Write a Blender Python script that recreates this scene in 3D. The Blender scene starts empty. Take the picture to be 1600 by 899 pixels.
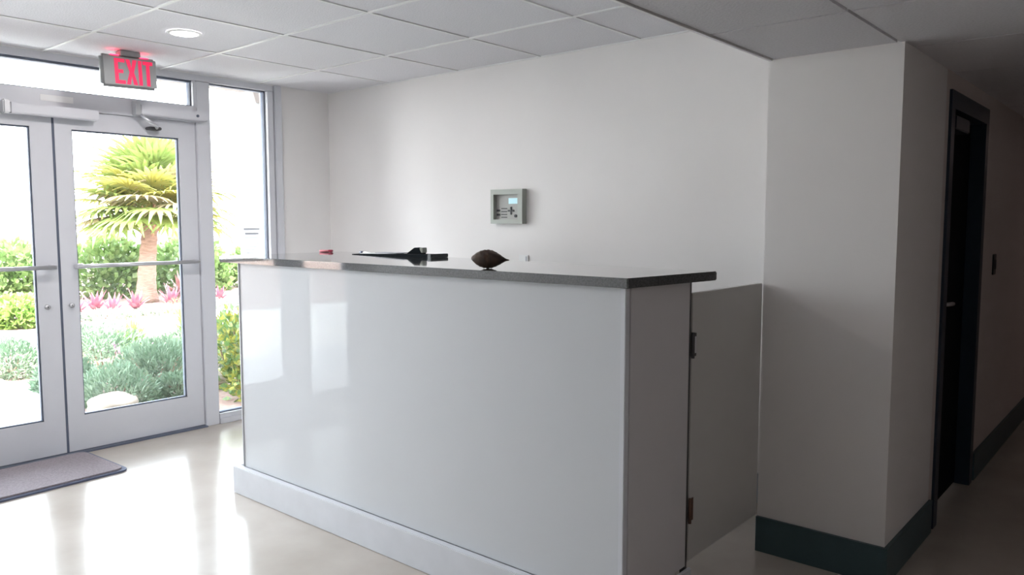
import bpy, bmesh, math, random
from math import sin, cos, pi, radians
from mathutils import Vector, Matrix
random.seed(7)
S = bpy.context.scene
COL = S.collection

# ------------------------------------------------------------ camera
cd = bpy.data.cameras.new('camera'); cam = bpy.data.objects.new('camera', cd); COL.objects.link(cam)
cd.sensor_width = 36; cd.lens = 36 * 1225 / 1600; cd.clip_start = .05; cd.clip_end = 500
cam.location = (0, 0, 1.35)
cam.rotation_euler = (radians(90 - 4.81), 0, radians(40.6))
S.camera = cam

# ------------------------------------------------------------ sky, sun, exposure
W = bpy.data.worlds.new('sky'); S.world = W; W.use_nodes = True
wn = W.node_tree.nodes; wl = W.node_tree.links
bg = wn['Background']
tc = wn.new('ShaderNodeTexCoord'); sp = wn.new('ShaderNodeSeparateXYZ'); rp = wn.new('ShaderNodeValToRGB')
wl.new(tc.outputs['Generated'], sp.inputs[0]); wl.new(sp.outputs['Z'], rp.inputs[0]); wl.new(rp.outputs[0], bg.inputs['Color'])
rp.color_ramp.elements[0].color = (.96, .97, 1, 1); rp.color_ramp.elements[1].color = (.70, .82, 1, 1)
bg.inputs['Strength'].default_value = 4.6
sd = bpy.data.lights.new('sun', 'SUN'); sd.energy = 6; sd.angle = radians(1.5); sd.color = (1, .95, .84)
sun = bpy.data.objects.new('sun', sd); COL.objects.link(sun)
sun.rotation_euler = Vector((.55, -.35, 1.1)).to_track_quat('Z', 'Y').to_euler()
def portal(name, y0, y1, z0, z1, x=-4.95):
    l = bpy.data.lights.new(name, 'AREA'); l.shape = 'RECTANGLE'; l.size = z1 - z0; l.size_y = y1 - y0
    l.cycles.is_portal = True
    o = bpy.data.objects.new(name, l); COL.objects.link(o); o.location = (x, (y0 + y1) / 2, (z0 + z1) / 2)
    o.rotation_euler = (0, radians(-90), 0)
portal('daylight_portal', .2, 3.1, .05, 2.26)
vs = S.view_settings; vs.view_transform = 'Standard'; vs.look = 'None'; vs.gamma = 1; vs.exposure = 1.87
try: vs.use_curve_mapping = False
except Exception: pass

# ------------------------------------------------------------ materials
MATS = {}
def mat(name, col, rough=.5, col2=None, scale=8, bump=0, spec=.5, metal=0, emis=None, estr=0, coat=0, detail=4, stops=(.35, .65), trans=0, stretch=None):
    if name in MATS: return MATS[name]
    m = bpy.data.materials.new(name); m.use_nodes = True; n = m.node_tree.nodes; l = m.node_tree.links
    b = n['Principled BSDF']
    b.inputs['Base Color'].default_value = (*col, 1); b.inputs['Roughness'].default_value = rough
    b.inputs['Specular IOR Level'].default_value = spec; b.inputs['Metallic'].default_value = metal
    b.inputs['Coat Weight'].default_value = coat
    if emis: b.inputs['Emission Color'].default_value = (*emis, 1); b.inputs['Emission Strength'].default_value = estr
    t = n.new('ShaderNodeTexCoord'); no = n.new('ShaderNodeTexNoise'); no.inputs['Scale'].default_value = scale; no.inputs['Detail'].default_value = detail
    if stretch:
        mp = n.new('ShaderNodeMapping'); mp.inputs['Scale'].default_value = stretch
        l.new(t.outputs['Object'], mp.inputs[0]); l.new(mp.outputs[0], no.inputs['Vector'])
    else: l.new(t.outputs['Object'], no.inputs['Vector'])
    if col2 is None: col2 = tuple(c * .94 for c in col)
    r = n.new('ShaderNodeValToRGB'); r.color_ramp.elements[0].color = (*col, 1); r.color_ramp.elements[1].color = (*col2, 1)
    r.color_ramp.elements[0].position = stops[0]; r.color_ramp.elements[1].position = stops[1]
    l.new(no.outputs['Fac'], r.inputs[0]); l.new(r.outputs[0], b.inputs['Base Color'])
    if bump:
        bp = n.new('ShaderNodeBump'); bp.inputs['Strength'].default_value = bump; bp.inputs['Distance'].default_value = .01
        l.new(no.outputs['Fac'], bp.inputs['Height']); l.new(bp.outputs[0], b.inputs['Normal'])
    if trans:
        tr = n.new('ShaderNodeBsdfTranslucent'); mx = n.new('ShaderNodeMixShader'); mx.inputs[0].default_value = trans
        l.new(r.outputs[0], tr.inputs[0]); l.new(b.outputs[0], mx.inputs[1]); l.new(tr.outputs[0], mx.inputs[2]); l.new(mx.outputs[0], n['Material Output'].inputs[0])
    MATS[name] = m; return m
def glassmat():
    m = bpy.data.materials.new('window_glass'); m.use_nodes = True; n = m.node_tree.nodes; l = m.node_tree.links
    n.remove(n['Principled BSDF'])
    t = n.new('ShaderNodeBsdfTransparent'); t.inputs[0].default_value = (.96, .985, .975, 1)
    g = n.new('ShaderNodeBsdfGlossy'); g.inputs['Roughness'].default_value = .01
    f = n.new('ShaderNodeFresnel'); f.inputs[0].default_value = 1.45; mx = n.new('ShaderNodeMixShader')
    l.new(f.outputs[0], mx.inputs[0]); l.new(t.outputs[0], mx.inputs[1]); l.new(g.outputs[0], mx.inputs[2]); l.new(mx.outputs[0], n['Material Output'].inputs[0])
    return m
GLASS = glassmat()
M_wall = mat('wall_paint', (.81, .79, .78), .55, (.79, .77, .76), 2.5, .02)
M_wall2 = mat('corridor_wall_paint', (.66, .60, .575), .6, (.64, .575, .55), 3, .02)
M_ceil = mat('ceiling_tile_board', (.74, .73, .76), .85, (.69, .68, .71), 120, .25)
M_tbar = mat('ceiling_grid_paint', (.80, .80, .80), .4)
M_plen = mat('ceiling_slab_paint', (.25, .25, .26), .9)
M_floor = mat('travertine_floor', (.50, .455, .41), .20, (.42, .375, .33), 3.2, .03, spec=.6, detail=8, stops=(.3, .72))
M_base = mat('dark_teal_baseboard_paint', (.045, .085, .10), .45)
M_base2 = mat('grey_blue_baseboard_paint', (.30, .34, .38), .45)
M_alu = mat('white_painted_aluminium', (.64, .65, .69), .35, (.62, .63, .67), 5)
M_seal = mat('dark_rubber_gasket', (.10, .12, .17), .6)
M_steel = mat('satin_steel', (.62, .63, .65), .3, metal=.7)
M_cfront = mat('glossy_white_counter_glass', (.66, .68, .71), .03, (.65, .67, .70), 2, spec=.10)
M_cend = mat('matte_white_counter_laminate', (.66, .65, .67), .5, (.64, .63, .65), 3)
M_cbase = mat('white_counter_plinth_paint', (.70, .72, .77), .35)
M_ctop = mat('dark_polished_granite', (.06, .066, .07), .06, (.115, .125, .13), 160, spec=.9, coat=.6, detail=6)
M_gate = mat('gate_laminate', (.55, .545, .53), .45, (.53, .525, .51), 3)
M_hing = mat('dark_grey_hinge', (.10, .10, .105), .4, metal=.6)
M_hing2 = mat('bronze_hinge', (.16, .09, .065), .4, metal=.6)
M_mat = mat('mauve_grey_mat_pile', (.31, .275, .30), .95, (.25, .22, .245), 90, .6)
M_matedge = mat('mat_rubber_edge', (.10, .12, .19), .7)
M_sign = mat('exit_sign_housing', (.30, .315, .32), .4)
M_red = mat('exit_red_letters', (.6, .02, .07), .5, emis=(1, .015, .10), estr=.2)
M_redglow = mat('exit_red_light_slot', (.9, .05, .1), .5, emis=(1, .03, .10), estr=1.6)
M_lamp = mat('downlight_lens', (1, 1, 1), .4, emis=(1, .96, .98), estr=5)
M_white = mat('white_plastic', (.82, .82, .82), .4)
M_soffit = mat('pale_pink_soffit_render', (.24, .215, .205), .8)
M_panel = mat('grey_green_panel_metal', (.40, .43, .39), .4)
M_panel_in = mat('panel_face_grey', (.36, .36, .34), .35)
M_black = mat('black_plastic', (.012, .016, .02), .35)
M_matte = mat('matte_black_vinyl', (.012, .016, .02), .95, spec=.08)
M_lcd = mat('small_lit_display', (.5, .75, .8), .3, emis=(.45, .75, .85), estr=.1)
M_paper = mat('white_paper', (.85, .86, .88), .7)
M_notice = mat('backlit_notice_paper', (.90, .90, .92), .7, trans=.75)
M_print = mat('faint_grey_print', (.55, .57, .62), .7)
M_door = mat('dark_blue_steel_door_paint', (.018, .032, .055), .4)
M_doorleaf = mat('dark_door_leaf', (.005, .007, .010), .9, spec=.1)
M_shell = mat('backlit_brown_seashell', (.085, .048, .03), .55, (.03, .018, .014), 30, .5, stops=(.3, .7))  # brown kept dark: the backlit shade is put into the colour
M_pink = mat('pink_plastic', (.85, .30, .36), .5)
M_crim = mat('dark_crimson_plastic', (.45, .03, .08), .5)
M_navy = mat('navy_plastic', (.02, .04, .12), .4)
M_conc = mat('pale_concrete', (.74, .72, .69), .8, (.66, .64, .61), 3, .15)
M_mulch = mat('pinkish_mulch', (.22, .125, .10), .95, (.31, .22, .18), 14, 1, detail=8)
M_rock = mat('pale_stone', (.30, .25, .19), .85, (.22, .18, .14), 6, .5)
M_rock2 = mat('tan_brown_stone', (.34, .19, .11), .85, (.24, .13, .08), 6, .5)
M_trunk = mat('palm_trunk_bark', (.32, .20, .15), .9, (.20, .12, .09), 9, 1, stretch=(1, 1, 6))
M_husk = mat('palm_husk', (.38, .22, .13), .9, (.25, .15, .10), 20, .6)
M_frond = mat('palm_frond_green', (.16, .23, .06), .5, (.25, .28, .08), 2.5, trans=.35)
M_frondy = mat('palm_frond_yellow', (.36, .31, .07), .5, (.28, .29, .09), 2.5, trans=.35)
M_frondp = mat('palm_frond_dried', (.38, .29, .18), .6, (.32, .29, .14), 2.5, trans=.3)
M_jun = mat('juniper_green', (.10, .165, .095), .8, (.18, .23, .15), 5, trans=.2)
M_hedge = mat('hedge_leaf_green', (.13, .22, .06), .45, (.24, .31, .12), 3, trans=.3)
M_grass = mat('grass_tuft_green', (.17, .29, .05), .5, (.28, .37, .10), 6, trans=.3)
M_croton = mat('croton_leaf', (.32, .30, .05), .45, (.09, .17, .05), 22, trans=.25, stops=(.42, .55))
M_brom = mat('magenta_rosette_leaf', (.30, .07, .12), .5, (.36, .16, .18), 8, trans=.25)
M_brom2 = mat('dark_red_rosette_leaf', (.20, .075, .08), .5, (.27, .14, .12), 8, trans=.2)
M_lav = mat('grey_green_groundcover', (.20, .27, .19), .7, (.33, .35, .28), 6, trans=.2)
M_flow = mat('mauve_flower', (.66, .38, .62), .6)
M_stem = mat('shrub_stem', (.22, .15, .10), .9)
M_wallout = mat('white_boundary_wall_render', (.82, .82, .80), .8)
M_cope = mat('blue_grey_coping', (.42, .52, .60), .7)

# ------------------------------------------------------------ helpers
def new(name, bm, m, parent=None, smooth=False, loc=None):
    me = bpy.data.meshes.new(name); bm.to_mesh(me); bm.free()
    ms = m if isinstance(m, (list, tuple)) else [m]
    for x in ms: me.materials.append(x)
    if smooth:
        for p in me.polygons: p.use_smooth = True
    o = bpy.data.objects.new(name, me); COL.objects.link(o)
    if loc: o.location = loc
    if parent: o.parent = parent
    return o
def B(bm, x0, x1, y0, y1, z0, z1, mi=0, bev=0):
    t = bmesh.new(); bmesh.ops.create_cube(t, size=1)
    for v in t.verts: v.co = Vector(((x0 + x1) / 2 + v.co.x * (x1 - x0), (y0 + y1) / 2 + v.co.y * (y1 - y0), (z0 + z1) / 2 + v.co.z * (z1 - z0)))
    if bev: bmesh.ops.bevel(t, geom=t.edges[:], offset=bev, segments=2, affect='EDGES')
    for f in t.faces: f.material_index = mi
    me = bpy.data.meshes.new('t'); t.to_mesh(me); t.free(); bm.from_mesh(me); bpy.data.meshes.remove(me)
    return bm
def bx(*a, bev=0, mi=0): return B(bmesh.new(), *a, mi=mi, bev=bev)
def tube(bm, pts, rad, seg=8, caps=True):
    rings = []; n = len(pts)
    for i, p in enumerate(pts):
        p = Vector(p); d = (Vector(pts[min(i + 1, n - 1)]) - Vector(pts[max(i - 1, 0)])).normalized()
        a = d.orthogonal().normalized() if abs(d.z) > .9 else d.cross(Vector((0, 0, 1))).normalized()
        b = d.cross(a); r = rad[i] if isinstance(rad, (list, tuple)) else rad
        rings.append([bm.verts.new(p + a * r * cos(2 * pi * k / seg) + b * r * sin(2 * pi * k / seg)) for k in range(seg)])
    for i in range(n - 1):
        for k in range(seg): bm.faces.new((rings[i][k], rings[i][(k + 1) % seg], rings[i + 1][(k + 1) % seg], rings[i + 1][k]))
    if caps: bm.faces.new(rings[0][::-1]); bm.faces.new(rings[-1])
    bmesh.ops.recalc_face_normals(bm, faces=bm.faces[:]); return bm
def empty(name, loc=(0, 0, 0), rz=0):
    o = bpy.data.objects.new(name, None); COL.objects.link(o); o.location = loc; o.rotation_euler = (0, 0, rz); o.empty_display_size = .1; return o
def tag(o, label, cat, group=None, kind=None):
    o['label'] = label; o['category'] = cat
    if group: o['group'] = group
    if kind: o['kind'] = kind
    return o
def struct(o, label=None, cat=None):
    o['kind'] = 'structure'
    if label: o['label'] = label
    if cat: o['category'] = cat
    return o

# ------------------------------------------------------------ constants of the room
GX = -4.84; YB = 3.57; YP = 3.04; XJ = -1.276; XC = -.785; ZH = 2.2875; ZL = 1.98; YF = .20
XR = 1.25; YE = 9.0; YN = -3.0

# ------------------------------------------------------------ floor, walls, ceiling
struct(new('floor', bx(GX - .12, XR, YN, YE, -.1, 0), M_floor), 'polished beige travertine floor of the lobby and corridor', 'floor')
struct(new('wall_back', bx(GX - .12, XJ, YB, YB + .12, 0, 2.6), M_wall), 'white wall behind the reception counter', 'wall')
bm = bx(XJ, XC, YP, YB + .12, 0, 2.0)
struct(new('wall_return', bm, M_wall), 'white projecting wall end beside the counter gate', 'wall')
DY0, DY1, DZ = 3.765, 4.545, 1.875   # corridor door opening
bm = bmesh.new(); B(bm, XC - .14, XC, YB + .12, DY0, 0, 2.0); B(bm, XC - .14, XC, DY1, YE, 0, 2.0); B(bm, XC - .14, XC, DY0, DY1, DZ, 2.0)
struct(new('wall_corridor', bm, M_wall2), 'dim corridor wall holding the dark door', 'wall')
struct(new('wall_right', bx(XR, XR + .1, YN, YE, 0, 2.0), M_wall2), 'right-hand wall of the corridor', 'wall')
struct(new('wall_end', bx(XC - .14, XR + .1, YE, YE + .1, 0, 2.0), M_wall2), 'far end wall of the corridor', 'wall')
struct(new('wall_near', bx(-1.3, XR + .1, YN - .1, YN, 0, 2.0), M_wall2), 'wall behind the camera', 'wall')
bm = bmesh.new(); B(bm, GX - .12, -1.15, YF - .12, YF, 0, 2.6); B(bm, -1.3, -1.15, YN, YF - .12, 0, 2.0)
struct(new('wall_front', bm, M_wall), 'white wall facing the counter', 'wall')
bm = bmesh.new(); B(bm, GX - .12, GX, 3.165, YB, 0, 2.6); B(bm, GX - .12, GX, YF, YF + .04, 0, 2.6)
B(bm, GX - .12, GX, YF, YB, ZH + .002, 2.6)
struct(new('wall_left', bm, M_wall), 'white strips of wall around the glazed entrance', 'wall')
struct(new('baseboard_return', bx(XJ, XC, YP - .014, YP, 0, .144), M_base), 'dark teal baseboard below the projecting wall end', 'baseboard')
bm = bmesh.new(); B(bm, XC, XC + .014, YP - .014, DY0 - .06, 0, .144); B(bm, XC, XC + .014, DY1 + .06, YE, 0, .144)
struct(new('baseboard_corridor', bm, M_base), 'dark baseboard along the corridor wall', 'baseboard')
struct(new('baseboard_front', bx(GX, -1.15, YF, YF + .014, 0, .16), M_base2), 'grey blue baseboard of the wall facing the counter', 'baseboard')
struct(new('baseboard_back', bx(GX, XJ, YB - .014, YB, 0, .144), M_base2), 'grey baseboard behind the counter', 'baseboard')

# suspended ceilings: slab, grid bars and single tiles
T = .657
def ceiling(name, label, x0, x1, y0, y1, z, xo, yo, top, rec=0):
    c = struct(new(name, bx(x0, x1, y0, y1, z + .04, top), M_plen), label, 'ceiling')
    xs = [x0] + [xo + i * T for i in range(-12, 14) if x0 + .03 < xo + i * T < x1 - .03] + [x1]
    ys = [y0] + [yo + i * T for i in range(-14, 16) if y0 + .03 < yo + i * T < y1 - .03] + [y1]
    cache = {}
    for i in range(len(xs) - 1):
        for j in range(len(ys) - 1):
            w, d = round(xs[i + 1] - xs[i], 4), round(ys[j + 1] - ys[j], 4)
            if (w, d) not in cache:
                b = bx(-w / 2 + .006, w / 2 - .006, -d / 2 + .006, d / 2 - .006, 0, .018)
                me = bpy.data.meshes.new('ceiling_tile'); b.to_mesh(me); b.free(); me.materials.append(M_ceil); cache[(w, d)] = me
            o = bpy.data.objects.new('ceiling_tile', cache[(w, d)]); COL.objects.link(o)
            o.location = ((xs[i] + xs[i + 1]) / 2, (ys[j] + ys[j + 1]) / 2, z + .001 + random.random() * .0012); o.parent = c
    for x in xs:
        a, b_ = max(x - .007, x0), min(x + .007, x1)
        new('grid_bar', bx(a, b_, y0, y1, z - .003 + rec, z + .04), M_tbar, c)
    for y in ys:
        a, b_ = max(y - .0075, y0), min(y + .0075, y1)
        new('grid_bar', bx(x0, x1, a, b_, z - .005 + rec, z + .038), M_tbar, c)
    return c
ceiling('ceiling', 'higher white tiled ceiling over the counter and entrance', GX, XJ, YF, YB, ZH, -2.844, 2.323, 2.6)
ceiling('ceiling_low', 'lower tiled ceiling over the corridor', XJ + .012, XR, YN, YE, ZL, XC - .02, 2.50, 2.6, .014)
struct(new('trim_1', bx(XJ, XJ + .012, YF, YB, ZL - .004, 2.6), M_tbar), 'dropped edge between the two ceiling heights', 'trim')
struct(new('roof', B(bx(-5.70, XR + .3, YN - .3, YE + .3, 2.6, 2.85), -5.70, GX - .12, YN - .3, YE + .3, 2.36, 2.6), M_soffit), 'roof slab over the entrance', 'roof')

# ------------------------------------------------------------ glazed entrance
X0, X1 = GX - .10, GX     # frame depth
def leaf(name, label, y0, y1, g0, g1, meet_low):
    d = struct(empty(name, (GX - .02, (y0 + y1) / 2, 0)), label, 'door')
    cx, cy = d.location.x, d.location.y
    bm = bmesh.new()
    def b(ya, yb, za, zb, xa=-.045, xb=0, mi=0): B(bm, xa, xb, ya - cy, yb - cy, za, zb, mi)
    b(y0, g0, .012, 1.98); b(g1, y1, .012, 1.98); b(g0, g1, .012, .215); b(g0, g1, 1.875, 1.98)
    new('leaf_frame', bm, M_alu, d)
    bm = bmesh.new()
    for ya, yb, za, zb in ((g0, g0 + .008, .215, 1.875), (g1 - .008, g1, .215, 1.875), (g0, g1, .215, .223), (g0, g1, 1.867, 1.875)):
        B(bm, -.035, -.012, ya - cy, yb - cy, za, zb)
    new('gasket', bm, M_seal, d)
    new('pane', bx(-.026, -.021, g0 - cy, g1 - cy, .215, 1.875), GLASS, d)
    bar = new('push_bar', tube(bmesh.new(), [(.052, y0 + .07 - cy, 1.093), (.052, y1 - .025 - cy, 1.093)], .0115, 12), M_steel, d, True)
    for yy in (y0 + .085, y1 - .04):
        new('bracket', bx(0, .056, yy - .016 - cy, yy + .016 - cy, 1.079, 1.107, bev=.004), M_alu, bar)
    ly = y0 + .048 if meet_low else y1 - .066
    lk = new('lock_cylinder', tube(bmesh.new(), [(-.001, ly - cy, .868), (.012, ly - cy, .868)], .014, 16), M_steel, d, True)
    new('keyhole', bx(.0121, .013, ly - .002 - cy, ly + .002 - cy, .862, .874), M_black, lk)
    return d
leaf('door_1', 'right white glass door leaf of the entrance with the palm behind it', 1.716, 2.545, 1.806, 2.436, True)
leaf('door_2', 'left white glass door leaf cut by the left edge of the photo', .80, 1.702, .89, 1.592, False)

fr = struct(empty('trim_2', (GX, 1.7, 0)), 'white aluminium frame around the entrance doors', 'door frame')
def frp(name, *a, m=M_alu): 
    a = list(a); a[2] -= 1.7; a[3] -= 1.7; a[0] -= GX; a[1] -= GX
    return new(name, bx(*a, bev=.003 if m is M_alu else 0), m, fr)
frp('mullion', X0, X1, 2.549, 2.642, 0, 2.243)
frp('mullion', X0, X1 + .004, 3.062, 3.108, 0, 2.243)
frp('mullion', X0, X1 + .018, 3.113, 3.165, 0, 2.2875)
frp('mullion', X0, X1, .68, .796, 0, 2.243)
frp('mullion', X0, X1, YF + .04, YF + .09, 0, 2.243)
frp('top_rail', X0, X1, YF + .04, 3.112, 2.245, 2.2875)
frp('header', X0, X1, .796, 2.549, 1.9815, 2.082)
frp('astragal', X0 + .02, X1 - .022, 1.7025, 1.7155, .012, 1.98, m=M_seal)
frp('threshold', X0, X1 + .02, .796, 2.549, 0, .009, m=M_seal)
# dark head reveal line above transom
frp('head_gasket', X0 + .02, X1 - .02, .796, 2.53, 2.238, 2.2455, m=M_seal)
frp('sticker', X1, X1 + .002, 1.645, 1.815, 2.018, 2.052, m=M_white)

def window(name, label, y0, y1, z0, z1, sill=False):
    w = struct(empty(name, (GX, (y0 + y1) / 2, 0)), label, 'window'); cy = w.location.y
    new('pane', bx(-.055, -.049, y0 - cy, y1 - cy, z0, z1), GLASS, w)
    bm = bmesh.new(); g = .006
    for ya, yb, za, zb in ((y0, y0 + g, z0, z1), (y1 - g, y1, z0, z1), (y0, y1, z0, z0 + g), (y0, y1, z1 - g, z1)):
        B(bm, -.075, -.03, ya - cy, yb - cy, za, zb)
    new('gasket', bm, M_seal, w)
    if sill:
        new('window_sill', bx(-.1, .0, y0 - cy, y1 - cy, .0, z0), M_alu, w)
        new('sill_ledge', bx(0, .014, y0 - cy, y1 - cy, .0, z0 - .028, bev=.003), M_alu, w)
    return w
window('window_1', 'tall narrow sidelight window right of the doors', 2.644, 3.060, .066, 2.243, True)
window('window_2', 'long transom window above the doors', .798, 2.530, 2.084, 2.240)
window('window_3', 'narrow sidelight window left of the doors', YF + .09, .68, .066, 2.243, True)
frp('mullion', X0, X1, 2.530, 2.549, 2.082, 2.245)

# door closers on the header
c = empty('door_closer', (GX, 1.5, 1.92)); tag(c, 'long white closer box above the left door leaf', 'door closer', 'closers on the door header')
new('closer_body', bx(0, .06, -.02, .43, 0.008, .066, bev=.005), M_alu, c)
new('end_cap', bx(-.0, .066, -.055, -.022, .004, .078, bev=.006), M_steel, c)
c = empty('door_closer', (GX, 2.14, 1.985)); tag(c, 'white door closer with curved arm above the right door leaf', 'door closer', 'closers on the door header')
new('closer_body', bx(0.001, .06, .03, .455, .003, .062, bev=.005), M_alu, c)
new('end_cap', bx(0.001, .064, 0, .028, .0, .085, bev=.004), M_steel, c)
new('screw_cap', tube(bmesh.new(), [(.058, .385, .03), (.064, .385, .03)], .009, 12), M_seal, c)
arm = new('closer_arm', tube(bmesh.new(), [(.055, .03, .0), (.075, .05, -.02), (.085, .08, -.045), (.075, .115, -.062), (.04, .13, -.066)], .010, 8), M_steel, c, True)
new('arm_shoe', bx(-.018, .045, .085, .16, -.078, -.060, bev=.004), M_hing, arm)

# notice sheet taped to the sidelight glass
n = empty('paper_notice', (GX - .047, 2.945, 1.0)); tag(n, 'white paper notice stuck on the narrow sidelight window', 'notice')
new('sheet', bx(0, .0012, -.088, .088, 0, .345), M_notice, n)
bm = bmesh.new(); z = .305
for k, (w, h) in enumerate([(.062, .014), (.052, .014), (.058, .005), (.06, .005), (.056, .005), (.04, .005), (.06, .005), (.058, .005), (.05, .005), (.03, .005)]):
    B(bm, .0013, .0016, -w, w, z - h, z); z -= h + (.017 if k < 2 else .016)
p = new('faded_lines_of_print', bm, M_print, n); p['kind'] = 'stuff'

# ------------------------------------------------------------ exit sign
e = empty('exit_sign', (-4.5, 1.985, 2.088), 0); tag(e, 'illuminated grey EXIT sign with red letters hanging from the ceiling', 'exit sign')
e.rotation_euler = (radians(2.0), 0, radians(3))
new('housing', bx(-.022, .022, -.155, .155, 0, .172, bev=.014), M_sign, e, True)
new('canopy', bx(-.03, .03, -.05, .06, .170, .1985, bev=.003), M_sign, e)
rim = new('face_rim', bx(.0215, .0245, -.146, .146, .010, .162, bev=.002), M_sign, e)
def poly(bm, pts, x0, x1):
    a = [bm.verts.new((x0, p[0], p[1])) for p in pts]; b = [bm.verts.new((x1, p[0], p[1])) for p in pts]
    bm.faces.new(b); bm.faces.new(a[::-1])
    for i in range(len(pts)): bm.faces.new((a[i], a[(i + 1) % len(pts)], b[(i + 1) % len(pts)], b[i]))
H = .134; y = -.088; z0 = .018
def letter(kind, y, w, s=.019):
    bm = bmesh.new()
    def P(l): poly(bm, [(y + a, z0 + b) for a, b in l], .0246, .0266)
    if kind == 'E': P([(0, 0), (w, 0), (w, s), (s, s), (s, H / 2 - s / 2), (w * .82, H / 2 - s / 2), (w * .82, H / 2 + s / 2), (s, H / 2 + s / 2), (s, H - s), (w, H - s), (w, H), (0, H)])
    if kind == 'X': P([(0, 0), (s * 1.15, 0), (w / 2, H * .36), (w - s * 1.15, 0), (w, 0), (w / 2 + s * .62, H / 2), (w, H), (w - s * 1.15, H), (w / 2, H * .64), (s * 1.15, H), (0, H), (w / 2 - s * .62, H / 2)])
    if kind == 'I': P([(0, 0), (s, 0), (s, H), (0, H)])
    if kind == 'T': P([(w / 2 - s / 2, 0), (w / 2 + s / 2, 0), (w / 2 + s / 2, H - s), (w, H - s), (w, H), (0, H), (0, H - s), (w / 2 - s / 2, H - s)])
    bmesh.ops.recalc_face_normals(bm, faces=bm.faces[:])
    new('letter', bm, M_red, e)
letter('E', -.088, .056); letter('X', -.026, .062); letter('I', .044, .019, .019); letter('T', .070, .056)
new('light_slot', bx(-.018, .018, -.10, -.055, .1715, .1735), M_redglow, e); new('light_slot', bx(-.018, .018, .066, .11, .1715, .1735), M_redglow, e)

# ------------------------------------------------------------ recessed downlight, plus added fill lamps outside the frame
def downlight(x, y_, z_, label, watts, col=(1, .95, .93)):
    d = empty('ceiling_light', (x, y_, z_)); tag(d, label, 'ceiling light', 'recessed downlights')
    bm = bmesh.new(); r0, r1 = .066, .082
    a = [bm.verts.new((r0 * cos(t * pi / 16), r0 * sin(t * pi / 16), -.006)) for t in range(32)]
    b = [bm.verts.new((r1 * cos(t * pi / 16), r1 * sin(t * pi / 16), -.001)) for t in range(32)]
    a2 = [bm.verts.new((r0 * cos(t * pi / 16), r0 * sin(t * pi / 16), .0)) for t in range(32)]
    for i in range(32):
        bm.faces.new((a[i], b[i], b[(i + 1) % 32], a[(i + 1) % 32])); bm.faces.new((a[i], a[(i + 1) % 32], a2[(i + 1) % 32], a2[i]))
    new('trim_ring', bm, M_white, d, True)
    new('lens', tube(bmesh.new(), [(0, 0, -.004), (0, 0, .0005)], .067, 32), M_lamp, d)
    l = bpy.data.lights.new('bulb', 'AREA'); l.shape = 'DISK'; l.size = .13; l.energy = watts; l.color = col
    o = bpy.data.objects.new('bulb', l); COL.objects.link(o); o.location = (0, 0, -.008); o.parent = d
downlight(-3.845, 1.975, ZH, 'round lit recessed downlight in the ceiling near the exit sign', 3)
downlight(-3.845, .68, ZH, 'added fill light, built as a downlight, above the left end of the entrance, outside the frame', 2.2)  # unseen lamp, added to lift the door leaves and left wall
downlight(-2.53, .68, ZH, 'added fill light, built as a downlight, over the middle of the lobby, outside the frame', .3)  # unseen lamp, added as weak fill for the lobby
downlight(.1, 6.9, ZL, 'added dim warm fill light far down the corridor, outside the frame', .22, (1, .62, .5))  # made-up warm lamp, added to lift the dark corridor
downlight(.55, .9, ZL, 'added dim fill light near the corridor mouth, outside the frame', .6, (1, .9, .84))  # no lamp known here; added as ambient for gate and counter end

# ------------------------------------------------------------ reception counter
CY = 2.018
k = empty('reception_counter', (-2.4, 2.25, 0)); tag(k, 'white glossy-fronted reception counter under a dark stone top', 'counter')
def kp(name, m, *a, bev=0, parent=None):
    a = list(a); a[0] += 2.4; a[1] += 2.4; a[2] -= 2.25; a[3] -= 2.25
    return new(name, bx(*a, bev=bev), m, parent or k)
kp('front_panel', M_cfront, -3.487, -1.299, CY + .012, CY + .030, .138, 1.148)
kp('edge_trim', M_cbase, -1.298, -1.279, CY + .006, CY + .030, .138, 1.148, bev=.002)
kp('edge_trim', M_cbase, -3.494, -3.488, CY + .006, CY + .030, .138, 1.148)
kp('end_panel', M_cend, -1.302, XJ, CY + .031, 2.425, .138, 1.148, bev=.001)
kp('end_panel', M_cend, -3.49, -3.46, CY + .031, 2.425, .138, 1.148)
kp('back_panel', M_cend, -3.459, -1.303, 2.405, 2.425, .138, 1.148)
kp('carcass', M_cend, -3.459, -1.303, CY + .031, 2.404, .02, .8)
kp('shelf', M_cend, -3.459, -1.303, CY + .031, 2.404, .802, .83)
kp('plinth', M_cbase, -3.545, -1.262, CY - .022, CY + .011, 0, .137, bev=.003)
kp('plinth', M_cbase, -1.275, -1.262, CY + .012, 2.445, 0, .13, bev=.002)
kp('plinth', M_cbase, -3.545, -3.53, CY + .012, 2.43, 0, .137, bev=.002)
kp('plinth', M_cbase, -3.529, -1.276, CY + .012, 2.43, 0, .0198)
kp('light_block_panel', M_cend, -3.49, -3.46, 2.4255, 3.555, .0, 1.10)  # unseen panel, added to keep daylight off the floor behind the counter
kp('gate_post', M_hing, -1.298, XJ - .002, 2.426, 2.440, .02, 1.148)

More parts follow.
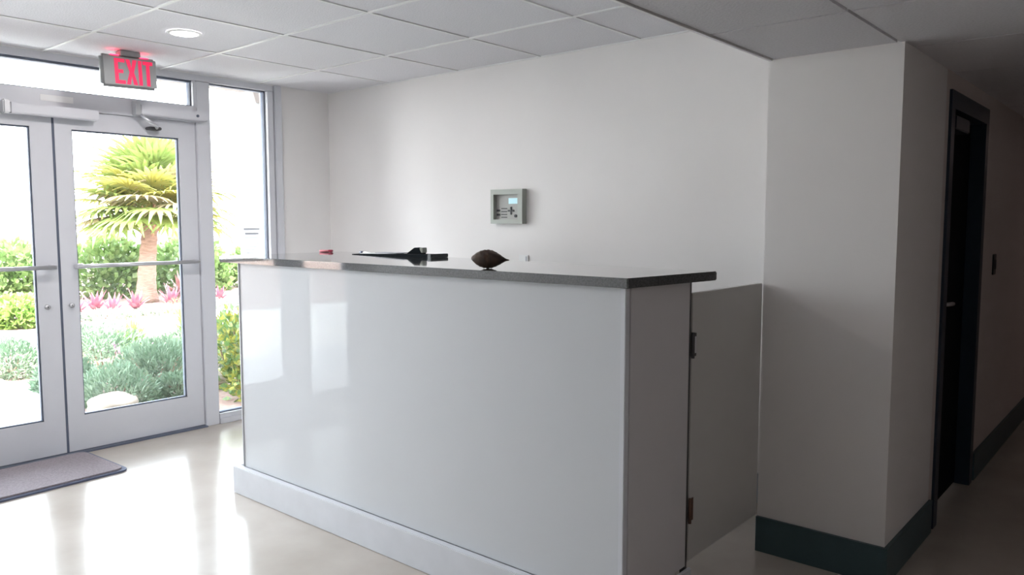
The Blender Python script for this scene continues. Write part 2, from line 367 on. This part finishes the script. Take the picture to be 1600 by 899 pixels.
ct = bmesh.new()
pts = [(-3.635, CY - .012), (-1.262, CY - .012), (-1.212, 2.495), (-3.66, 2.77)]
lo = [ct.verts.new((x + 2.4, y_ - 2.25, 0)) for x, y_ in pts]; hi = [ct.verts.new((x + 2.4, y_ - 2.25, .031)) for x, y_ in pts]
ct.faces.new(lo[::-1]); ct.faces.new(hi)
for i in range(4): ct.faces.new((lo[i], lo[(i + 1) % 4], hi[(i + 1) % 4], hi[i]))
bmesh.ops.bevel(ct, geom=ct.edges[:], offset=.003, segments=2, affect='EDGES')
o = new('countertop', ct, M_ctop, None, loc=(-2.4, 2.25, 1.149)); tag(o, 'dark polished stone slab lying on top of the white counter', 'countertop')
ZT = 1.18

# gate between counter and wall
g = empty('counter_gate', (XJ - .012, 2.445, 0)); tag(g, 'plain grey swing gate between the counter end and the wall', 'gate')
new('gate_panel', bx(-.012, .010, 0.002, .592, .148, 1.103, bev=.002), M_gate, g)
for z_, m_, lb in ((.882, M_hing, 'dark grey hinge'), (.293, M_hing2, 'brown bronze hinge')):
    h = new('hinge', bx(.0105, .0135, -.002, .032, z_, z_ + .082, bev=.001), m_, g); h['label'] = lb
    new('hinge_pin', tube(bmesh.new(), [(.017, .0, z_ - .004), (.017, .0, z_ + .086)], .006, 10), M_hing if m_ is M_hing else m_, h, True)
    new('hinge_leaf', bx(.0136, .016, .010, .026, z_ + .012, z_ + .07), M_steel if m_ is M_hing else M_hing2, h)

# ------------------------------------------------------------ things on the counter
sh = bmesh.new(); N = 26; SG = 30; rings = []
for i in range(N + 1):
    t = i / N; x = -.066 + .138 * t
    r = .0345 * (sin(pi * min(t / .80, 1) ** .92) if t < .80 else 0)
    body = .0345 * (max(0, cos(pi / 2 * min(1, (.42 - t) / .44))) ** .8 if t < .42 else max(0, cos(pi / 2 * (t - .42) / .56)) ** 1.25)
    tip = .011 * (1 - t) / .3 + .0015 if t > .7 else (.004 if t < .06 else 0)
    r = max(body, tip, .0012)
    ring = []
    for j in range(SG):
        a = 2 * pi * j / SG; rr = r * (1 + .025 * cos(8 * a + t * 9) + .03 * sin(t * 60))
        ring.append(sh.verts.new((x, rr * cos(a), rr * sin(a))))
    rings.append(ring)
for i in range(N):
    for j in range(SG): sh.faces.new((rings[i][j], rings[i][(j + 1) % SG], rings[i + 1][(j + 1) % SG], rings[i + 1][j]))
sh.faces.new(rings[0][::-1]); sh.faces.new(rings[-1]); bmesh.ops.recalc_face_normals(sh, faces=sh.faces[:])
zm = min(v.co.z for v in sh.verts)
o = new('seashell', sh, M_shell, None, True, (-1.912, 2.105, ZT - zm - .0006)); o.rotation_euler = (0, radians(3), radians(41))
tag(o, 'brown pointed seashell, coloured dark as if backlit, lying on the dark counter top', 'seashell')

f = empty('desk_folder', (-2.98, 2.60, ZT)); f.rotation_euler = (0, 0, radians(-1)); tag(f, 'flat black wedge-shaped folder on the counter under loose papers', 'folder')
def wedge(x0, x1, y0, y1, z0, za, zb, dz=0):
    bm = bmesh.new(); pr = [(x0, z0), (x1, z0 if dz == 0 else z0 + zb - za), (x1, zb), (x0, za)]
    a = [bm.verts.new((p[0], y0, p[1])) for p in pr]; b = [bm.verts.new((p[0], y1, p[1])) for p in pr]
    bm.faces.new(a); bm.faces.new(b[::-1])
    for i in range(4): bm.faces.new((a[(i + 1) % 4], a[i], b[i], b[(i + 1) % 4]))
    bmesh.ops.recalc_face_normals(bm, faces=bm.faces[:]); return bm
new('cover', wedge(-.30, .279, -.055, .055, .0005, .003, .0150), M_matte, f); new('spine', bx(.2795, .305, -.057, .057, .0005, .0175, bev=.002), M_black, f)
k_ = .0120 / .579
def onf(x): return ZT + .003 + k_ * (x + 3.28) + .0006
o = new('paper_sheet', bx(-.13, .13, -.03, .03, 0, .0035), M_paper, None, loc=(-3.10, 2.60, onf(-3.10))); o.rotation_euler = (0, -math.atan(k_), .08); tag(o, 'white papers lying loose on the black folder', 'paper')
o = new('paper_sheet', bx(-.10, .12, -.025, .025, 0, .003), mat('grey_paper', (.40, .40, .46), .7), None, loc=(-3.03, 2.60, onf(-3.03) + .0038)); o.rotation_euler = (0, -math.atan(k_), -.06); tag(o, 'grey folded paper on top of the white papers', 'paper')
w = empty('tape_dispenser', (-2.835, 2.60, ZT + .0132), radians(8)); tag(w, 'small black wedge-shaped desk dispenser on the folder', 'tape dispenser')
bm = bmesh.new()
pr = [(-.055, 0), (.040, 0.001), (.024, .030), (-.004, .031)]
a = [bm.verts.new((p[0], -.02, p[1])) for p in pr]; b = [bm.verts.new((p[0], .02, p[1])) for p in pr]
bm.faces.new(a); bm.faces.new(b[::-1])
for i in range(4): bm.faces.new((a[(i + 1) % 4], a[i], b[i], b[(i + 1) % 4]))
bmesh.ops.recalc_face_normals(bm, faces=bm.faces[:]); bmesh.ops.bevel(bm, geom=bm.edges[:], offset=.002, segments=2, affect='EDGES')
new('dispenser_body', bm, M_matte, w)
new('grey_side', bx(.026, .046, -.017, .017, .006, .031, bev=.002), M_panel, w)
pn = empty('pen', (-3.325, 2.645, ZT + .0072), radians(-8)); tag(pn, 'pen with a navy cap at the left end of the papers', 'pen')
new('cap', tube(bmesh.new(), [(-.008, 0, 0), (.022, 0, 0)], .0068, 12), M_navy, pn, True); new('barrel', tube(bmesh.new(), [(.0225, 0, 0), (.10, 0, -.001)], .0048, 12), M_white, pn, True)
er = empty('eraser', (-3.62, 2.64, ZT), radians(30)); tag(er, 'small pink block with a crimson end on the far left of the counter', 'eraser')
new('block', bx(-.040, .012, -.012, .012, 0.0005, .013, bev=.003), M_pink, er, True); new('sleeve', bx(.0125, .034, -.013, .013, 0.0005, .014, bev=.003), M_crim, er)

# ------------------------------------------------------------ on the back wall
p = empty('wall_control_panel', (-3.072, YB, 1.337)); tag(p, 'grey green square control panel with a small display on the white wall', 'control panel')
bm = bmesh.new(); w_, h_ = .124, .204
for a in ((-w_, w_, -.04, 0, 0, .026), (-w_, w_, -.04, 0, h_ - .030, h_), (-w_, -w_ + .022, -.04, 0, .026, h_ - .03), (w_ - .036, w_, -.04, 0, .026, h_ - .03)): B(bm, *a)
new('panel_frame', bm, M_panel, p)
new('face', bx(-w_ + .022, w_ - .036, -.016, 0, .026, h_ - .03), M_panel_in, p)
new('display', bx(.0, .072, -.0185, -.0162, .118, .152, bev=.001), M_lcd, p)
for zz in (.048, .073): new('button', bx(-.092, -.068, -.020, -.0162, zz, zz + .012), M_black, p)
for zz in (.036, .053, .070, .088): new('label_line', bx(-.058, -.012, -.0175, -.0162, zz, zz + .005), M_black, p)
b_ = new('arrow_key', bx(-.004, .044, -.020, -.0162, .072, .082), M_black, p); new('arrow_key', bx(.015, .025, -.0205, -.0162, .054, .100), M_black, p)
new('key_lock', tube(bmesh.new(), [(.058, -.016, .046), (.058, -.024, .046)], .009, 14), M_black, p)
o = empty('outlet_plate', (-2.966, YB, 1.107)); tag(o, 'small white plate low on the wall right of the seashell', 'wall plate')
new('plate', bx(-.036, .036, -.006, 0, 0, .046, bev=.0015), M_white, o); new('port', bx(.016, .026, -.0075, -.0062, .008, .038), M_print, o)

# ------------------------------------------------------------ corridor door and switch
dr = struct(empty('door_3', (XC, (DY0 + DY1) / 2, 0)), 'dark blue steel door in the corridor wall', 'door'); cy = (DY0 + DY1) / 2
bm = bmesh.new()
B(bm, -.14, .012, DY0 - .045 - cy + .045, DY0 - cy + .045, 0.001, DZ); B(bm, -.14, .012, DY1 - .045 - cy, DY1 - cy, 0.001, DZ); B(bm, -.14, .012, DY0 - cy + .045, DY1 - .045 - cy, DZ - .045, DZ)
B(bm, 0.0005, .012, DY0 - .02 - cy, DY0 - cy, 0.001, DZ + .03); B(bm, 0.0005, .012, DY1 - cy, DY1 + .02 - cy, 0.001, DZ + .03); B(bm, 0.0005, .012, DY0 - cy, DY1 - cy, DZ, DZ + .03)
new('door_frame', bm, M_door, dr)
lf = new('door_leaf', bx(-.10, -.055, DY0 + .046 - cy, DY1 - .046 - cy, .008, DZ - .047), M_doorleaf, dr)
hd = new('door_handle', tube(bmesh.new(), [(-.054, -.25, .98), (-.012, -.25, .98), (-.004, -.235, .98), (-.004, -.14, .975)], .010, 10), M_steel, dr, True)
new('rose', tube(bmesh.new(), [(-.0545, -.25, .98), (-.046, -.25, .98)], .026, 20), M_steel, hd, True)
new('deadbolt', tube(bmesh.new(), [(-.0545, -.25, 1.08), (-.040, -.25, 1.08)], .026, 20), M_steel, dr, True)
new('closer_box', bx(-.054, -.0, -.26, .02, DZ - .12, DZ - .06, bev=.004), M_door, dr)
s = empty('light_switch', (XC, 4.94, 1.062)); tag(s, 'narrow dark light switch plate on the corridor wall past the door', 'light switch')
new('switch_plate', bx(0, .008, -.035, .035, 0, .112, bev=.002), M_black, s); new('rocker', bx(.0082, .013, -.014, .014, .03, .082, bev=.001), M_hing, s)

# ------------------------------------------------------------ door mat
bm = bmesh.new(); segs = []
def rr(x0, x1, y0, y1, r, n=6):
    out = []
    for cx, cy_, a0 in ((x1 - r, y1 - r, 0), (x0 + r, y1 - r, 90), (x0 + r, y0 + r, 180), (x1 - r, y0 + r, 270)):
        for i in range(n + 1): a = radians(a0 + 90 * i / n); out.append((cx + r * cos(a), cy_ + r * sin(a)))
    return out
def slab(pts, z0, z1):
    bm = bmesh.new(); a = [bm.verts.new((x, y_, z0)) for x, y_ in pts]; b = [bm.verts.new((x, y_, z1)) for x, y_ in pts]
    bm.faces.new(b); bm.faces.new(a[::-1])
    for i in range(len(pts)): bm.faces.new((a[i], a[(i + 1) % len(pts)], b[(i + 1) % len(pts)], b[i]))
    return bm
mt = empty('door_mat', (-4.53, 1.30, 0)); tag(mt, 'mauve grey door mat with a dark edge in front of the glass doors', 'door mat'); mt.rotation_euler = (0, 0, radians(2.5))
new('rubber_backing', slab(rr(-.265, .265, -.55, .50, .05), .0005, .010), M_matedge, mt)
new('pile', slab(rr(-.245, .245, -.53, .48, .045), .0102, .019), M_mat, mt)

# ------------------------------------------------------------ outdoors
G = -.03
struct(new('ground', bx(-26, GX - .13, -14, 30, G - .3, G - .01), M_mulch), 'pinkish mulch of the garden beds', 'ground')
struct(new('path_entrance', bx(-9.4, GX - .125, -8, 2.22, G - .009, G + .012), M_conc), 'pale concrete landing outside the doors', 'path')
bm = slab([(-9.40, 2.22), (-9.25, 3.0), (-9.62, 4.0), (-9.65, 4.9), (-9.35, 5.8), (-9.0, 9), (-8.6, 20), (-10.4, 20), (-10.7, 9), (-11.15, 6.1), (-11.3, 5.2), (-10.95, 4.0), (-10.9, 3.0), (-10.9, -6), (-9.4, -6)], G - .008, G + .012)
struct(new('path_crossing', bm, M_conc), 'pale concrete path crossing the garden', 'path')
bw = struct(new('wall_boundary', bx(-25.2, -25, -14, 30, G, 1.56), M_wallout), 'far white garden boundary wall', 'wall')
new('coping', bx(-25.25, -24.95, -14, 30, 1.562, 1.66), M_cope, bw)
# soffit lamp outside the narrow window
o = empty('outdoor_light_box', (-5.58, 3.45, 2.27)); tag(o, 'pale box light under the roof overhang outside the narrow window', 'outdoor light')
bm = bmesh.new(); lo = [(-.05, -.05), (.05, -.05), (.05, .085), (-.05, .085)]; hi = [(-.085, -.10), (.085, -.10), (.085, .10), (-.085, .10)]
a = [bm.verts.new((x, y_, .0)) for x, y_ in lo]; b = [bm.verts.new((x, y_, .0895)) for x, y_ in hi]
bm.faces.new(a[::-1]); bm.faces.new(b)
for i in range(4): bm.faces.new((a[i], a[(i + 1) % 4], b[(i + 1) % 4], b[i]))
new('lamp_housing', bm, M_soffit, o); new('lamp_shade', bx(-.046, .046, -.046, .08, -.010, -.0005), M_sign, o)

def leaves(ells, n, size, aspect=.5, up=.3, droop=0, shell=.55):
    """leaf quads scattered in the outer part of ellipsoids"""
    vs_, fs = [], []
    tot = sum(e[3] * e[5] for e in ells)
    for (cx, cy_, cz, rx, ry, rz) in ells:
        for _ in range(int(n * rx * rz / max(1e-6, sum(e[3] * e[5] for e in ells)))):
            while True:
                d_ = Vector((random.uniform(-1, 1), random.uniform(-1, 1), random.uniform(-.35, 1)))
                if .05 < d_.length <= 1: break
            d_.normalize(); q = shell + (1 - shell) * random.random() ** .6
            c_ = Vector((cx + d_.x * rx * q, cy_ + d_.y * ry * q, cz + d_.z * rz * q))
            if c_.z < G + .01: c_.z = G + .01 + random.random() * .05
            dr_ = (Vector((d_.x, d_.y, d_.z + up)) + Vector((random.gauss(0, .5), random.gauss(0, .5), random.gauss(0, .4)))).normalized()
            sd_ = dr_.cross(Vector((random.gauss(0, 1), random.gauss(0, 1), random.gauss(0, 1)))).normalized()
            s_ = size * random.uniform(.65, 1.3); i = len(vs_)
            vs_ += [c_ - dr_ * s_ * .5, c_ + sd_ * s_ * aspect * .5, c_ + dr_ * s_ * .5 - Vector((0, 0, droop * s_)), c_ - sd_ * s_ * aspect * .5]
            fs.append((i, i + 1, i + 2, i + 3))
    return vs_, fs
def py(name, vs_, fs, m, parent=None, kind=None):
    me = bpy.data.meshes.new(name); me.from_pydata([tuple(v) for v in vs_], [], fs); me.materials.append(m)
    o = bpy.data.objects.new(name, me); COL.objects.link(o)
    if parent: o.parent = parent
    if kind: o['kind'] = kind
    return o
def shrub(name, loc, ells, n, size, m, label, cat, group=None, aspect=.5, up=.3, stems=5, extra=None):
    r = empty(name, (loc[0], loc[1], G)); tag(r, label, cat, group)
    global_e = [(a, b, c - G if False else c, d_, e_, f_) for a, b, c, d_, e_, f_ in ells]
    v, f_ = leaves(global_e, n, size, aspect, up)
    py('foliage', v, f_, m, r, 'stuff')
    bm = bmesh.new()
    for (cx, cy_, cz, rx, ry, rz) in ells:
        for i in range(stems):
            a = random.random() * 6.28; q = random.uniform(.3, .75)
            tube(bm, [(cx * .7, cy_ * .7, -.02), (cx + rx * q * cos(a) * .6, cy_ + ry * q * sin(a) * .6, cz * .6 + .03), (cx + rx * q * cos(a), cy_ + ry * q * sin(a), cz + rz * .45)], [.012, .008, .004], 5)
    new('stems', bm, M_stem, r)
    if extra: extra(r)
    return r

# low spreading junipers just outside the right door leaf
jl = [((-6.25, 2.56), [(0, 0, .02, .42, .30, .26)], 'low juniper mound nearest the glass of the right door'),
      ((-6.75, 3.12), [(0, 0, .05, .45, .36, .33), (-.3, .2, .05, .3, .3, .3)], 'blue green juniper mound behind the pale stones'),
      ((-6.15, 3.02), [(0, 0, 0, .26, .22, .16)], 'small juniper sprig between the two pale stones'),
      ((-7.55, 3.0), [(0, 0, .08, .50, .45, .36)], 'dense juniper mound in the middle of the bed'),
      ((-7.35, 3.75), [(0, 0, .05, .45, .40, .30)], 'juniper spreading in front of the grass tuft'),
      ((-8.55, 3.15), [(0, 0, .05, .36, .32, .30)], 'round green juniper beside the crossing path'),
      ((-8.1, 2.40), [(0, 0, .04, .45, .24, .30)], 'green juniper on the mulch at the corner of the landing'),
      ((-6.95, 2.45), [(0, 0, .02, .35, .25, .28)], 'juniper mound edging the concrete landing')]
for loc, el, lb in jl:
    shrub('juniper_shrub', loc, el, 2600 * len(el), .055, M_jun, lb, 'shrub', 'junipers in the bed outside the door', .28, .5)
# yellow green croton by the sidelight
shrub('croton_shrub', (-5.75, 3.30), [(0, 0, .30, .30, .34, .42), (.25, .05, .15, .28, .3, .3), (-.2, .3, .3, .3, .3, .35)], 1500, .085, M_croton, 'yellow and green croton bush outside the narrow window', 'shrub', None, .5, .4)
# hedge behind the palm
for i, (x, y_, rx, rz) in enumerate([(-15.3, 4.6, .78, .75), (-15.2, 6.2, .8, .80), (-15.3, 7.8, .8, .85), (-15.1, 9.35, .75, .64), (-15.2, 10.9, .8, .60)]):
    shrub('hedge_shrub', (x, y_), [(0, 0, .35, .8, rx, rz), (.2, .2, .2, .6, .55, rz * .8)], 2600, .13, M_hedge,
          ['round-leaved green hedge shrub left of the palm trunk', 'green hedge shrub just behind the palm trunk', 'green hedge shrub right of the palm trunk', 'light green hedge shrub seen through the narrow window', 'green hedge shrub beyond the counter end'][i], 'shrub', 'hedge shrubs behind the palm', .75, .2)
for (x, y_, rz, lb) in [(-14.2, 2.6, .75, 'tall green shrub behind the left door leaf'), (-12.2, 2.75, .34, 'low bright green shrub across the path behind the left door'), (-11.75, 3.65, .30, 'low green shrub across the path between the two door leaves')]:
    shrub('garden_shrub', (x, y_), [(0, 0, .12 if rz < .5 else .3, .5 if rz < .5 else .75, .46 if rz < .5 else .75, rz)], 2300, .10, M_hedge if rz > .5 else M_grass, lb, 'shrub', 'shrubs across the path', .6, .2)
# grey-green ground cover along the far path edge
for (x, y_, lb) in [(-11.75, 4.7, 'low grey green ground cover plant nearest the left stile of the right door'), (-11.7, 5.6, 'low grey green ground cover plant below the palm trunk'), (-11.9, 6.5, 'low grey green ground cover plant right of the palm trunk'), (-12.0, 7.4, 'low grey green ground cover plant seen through the narrow window')]:
    shrub('ground_cover_plant', (x, y_), [(0, 0, 0, .35, .5, .13)], 900, .07, M_lav, lb, 'plant', 'ground cover along the far path edge', .4, .4, 3)
shrub('ground_cover_plant', (-9.0, 5.25), [(0, 0, 0, .3, .35, .22)], 900, .06, M_lav, 'low grey green plant beside the tan rock', 'plant', None, .4, .4, 3)
shrub('flowering_plant', (-8.55, 3.65), [(0, 0, .05, .22, .26, .18)], 500, .06, M_flow, 'mauve flowering plant behind the junipers', 'flower', None, .7, .6, 3)

def rosette(name, loc, m, L, n, label, cat, group=None):
    vs_, fs = [], []
    for i in range(n):
        a = 2.4 * i; el = radians(25 + 55 * (i / n)); l_ = L * random.uniform(.75, 1.1); w_ = L * .13
        dx, dy = cos(a), sin(a); px, py_ = -dy, dx; pv = None
        for j in range(4):
            t = j / 3; rad_ = l_ * t * cos(el) ; h_ = l_ * t * sin(el) - .35 * l_ * t * t * cos(el); ww = w_ * (1 - t) * (.6 + t) + .002
            c_ = Vector((dx * rad_, dy * rad_, max(h_, .01) + .005)); k_ = len(vs_)
            vs_ += [c_ + Vector((px, py_, 0)) * ww, c_ - Vector((px, py_, 0)) * ww]
            if pv is not None: fs.append((pv, pv + 1, k_ + 1, k_))
            pv = k_
    o = py(name, vs_, fs, m); o.location = (loc[0], loc[1], G); tag(o, label, cat, group); return o
for (x, y_, s_, lb) in [(-12.3, 4.15, .30, 'small magenta bromeliad at the far left end of the row'), (-12.35, 4.55, .38, 'magenta bromeliad close to the left edge of the right door glass'),
        (-12.2, 5.0, .36, 'magenta bromeliad in the front line left of the palm'), (-12.7, 4.95, .42, 'tall magenta bromeliad in the back line left of the palm'),
        (-12.45, 5.45, .38, 'magenta bromeliad just left of the palm trunk'), (-12.5, 6.05, .42, 'magenta bromeliad in front of the palm trunk'),
        (-12.7, 7.0, .34, 'magenta bromeliad right of the palm, nearest it'), (-12.8, 7.75, .36, 'magenta bromeliad near the door stile right of the palm'), (-12.7, 8.35, .36, 'magenta bromeliad seen through the narrow window')]:
    rosette('bromeliad', (x, y_), M_brom, s_, 22, lb, 'plant', 'magenta bromeliads beyond the path')
rosette('bromeliad', (-13.1, 6.55), M_brom2, .62, 26, 'dark red bromeliad at the foot of the palm', 'plant')
# grass tufts
def tuft(loc, L, n, label, group=None):
    vs_, fs = [], []
    for i in range(n):
        a = random.random() * 6.28; b = random.uniform(.05, .55); r0 = random.random() * .08; l_ = L * random.uniform(.6, 1.1); pv = None
        for j in range(4):
            t = j / 3; rad_ = r0 + l_ * t * t * b * 1.2; c_ = Vector((cos(a) * rad_, sin(a) * rad_, l_ * t * (1 - .25 * t * b))); w_ = .009 * (1 - t) + .001; k_ = len(vs_)
            vs_ += [c_ + Vector((-sin(a), cos(a), 0)) * w_, c_ - Vector((-sin(a), cos(a), 0)) * w_]
            if pv is not None: fs.append((pv, pv + 1, k_ + 1, k_))
            pv = k_
    o = py('grass_tuft', vs_, fs, M_grass); o.location = (loc[0], loc[1], G); tag(o, label, 'grass', group)
tuft((-8.15, 4.15), .55, 420, 'yellow green grass tuft low behind the right door leaf')
tuft((-7.95, 3.42), .45, 300, 'shorter grass tuft left of the tall one')

def rock(loc, sx, sy, sz, m, label, seed):
    random.seed(seed); bm = bmesh.new(); bmesh.ops.create_icosphere(bm, subdivisions=3, radius=1)
    ph = [random.random() * 6 for _ in range(6)]
    for v in bm.verts:
        q = 1 + .12 * sin(3 * v.co.x + ph[0]) + .1 * sin(4 * v.co.y + ph[1]) + .06 * sin(9 * v.co.z + ph[2]) + random.uniform(-.02, .02)
        v.co = Vector((v.co.x * sx * q, v.co.y * sy * q, max(v.co.z, -.4) * sz * q))
    o = new('garden_rock', bm, m, None, True, (loc[0], loc[1], G + .35 * sz)); tag(o, label, 'rock')
rock((-5.95, 2.40), .24, .14, .09, M_rock, 'pale flat stone at the bottom left of the right door glass', 1)
rock((-6.25, 3.02 + .22), .22, .20, .11, M_rock, 'pale sandy stone right of the low junipers', 2)
rock((-7.85, 4.55), .22, .30, .16, M_rock2, 'tan brown rock seen through the narrow window', 3)
random.seed(11)

# ------------------------------------------------------------ fan palm
PB = Vector((-13.6, 6.14, G)); pm = empty('fan_palm', PB); tag(pm, 'fan palm with yellow green crown beyond the path', 'palm tree')
TR = 1.56; tr = bmesh.new(); pts = []; rad = []
for i in range(17):
    t = i / 16; pts.append((.03 * sin(t * 3), .16 * t * t, TR * t)); rad.append(.155 - .045 * t + .012 * (i % 2) + (.05 * (1 - t * 6) if t < .16 else 0))
tube(tr, pts, rad, 14); new('trunk', tr, M_trunk, pm, True)
for i in range(14):     # cut frond boots at the top of the trunk
    a = i * 2.4; z_ = TR - .42 + .03 * i; yo_ = .16 * (z_ / TR) ** 2; bm = bmesh.new()
    tube(bm, [(cos(a) * .12, sin(a) * .12 + yo_, z_), (cos(a) * .19, sin(a) * .19 + yo_, z_ + .14), (cos(a) * .21, sin(a) * .21 + yo_, z_ + .22)], [.045, .03, .015], 6)
    new('frond_boot', bm, M_husk, pm)
def fan(L, R, n=22, spread=150, droop=.45):
    vs_, fs = [], []
    for i in range(n):
        a = radians(-spread + 2 * spread * i / (n - 1)); l_ = R * (.72 + .28 * cos(a * .55)) * random.uniform(.93, 1.05)
        d_ = Vector((cos(a), sin(a), 0)); s_ = Vector((-sin(a), cos(a), 0)); pv = None
        for j in range(5):
            t = j / 4; ww = (.052 * R / .6) * (t * 2.4 if t < .42 else (1 - t) / .58) + .003
            c_ = Vector((L, 0, 0)) + d_ * l_ * t + Vector((0, 0, -droop * l_ * t * t * t + .05 * abs(sin(a)) * l_ * t)); k_ = len(vs_)
            vs_ += [c_ + s_ * ww, c_ + Vector((0, 0, -.012)), c_ - s_ * ww]
            if pv is not None: fs += [(pv, pv + 1, k_ + 1, k_), (pv + 1, pv + 2, k_ + 2, k_ + 1)]
            pv = k_
    return vs_, fs
variants = []
for i in range(5):
    v, f_ = fan(.0, random.uniform(.64, .76), droop=random.uniform(.15, .4)); me = bpy.data.meshes.new('frond'); me.from_pydata([tuple(q) for q in v], [], f_); variants.append(me)
meshes = {}
for i in range(60):
    a = i * 2.39996; t = i / 59; el = radians(82 - 90 * t)   # upright young fronds to drooping old ones
    PL = random.uniform(.62, .86); base = Vector((.0, .16, TR - .02 + .08 * (1 - t)))
    dv = Vector((cos(a) * cos(el), sin(a) * cos(el), sin(el))); tip = base + dv * PL - Vector((0, 0, .10 * cos(el)))
    mm = M_frond if t < .35 or i % 4 == 0 else (M_frondy if i % 3 else M_frondp)
    if t > .72 and i % 2: mm = M_frond
    key = (i % 5, mm.name)
    if key not in meshes:
        me = variants[i % 5].copy(); me.materials.append(mm); meshes[key] = me
    fo = bpy.data.objects.new('frond', meshes[key]); COL.objects.link(fo); fo.parent = pm
    dd = (dv - Vector((0, 0, .22 * max(0, cos(el))))).normalized()
    q = dd.to_track_quat('X', 'Z'); fo.rotation_mode = 'QUATERNION'; fo.rotation_quaternion = q; fo.location = tip
    st = bmesh.new(); inv = Matrix.LocRotScale(tip, q, (1, 1, 1)).inverted()
    tube(st, [inv @ base, inv @ (base + dv * PL * .55), (0, 0, 0)], [.018, .012, .008], 5); new('petiole', st, M_frond, fo)
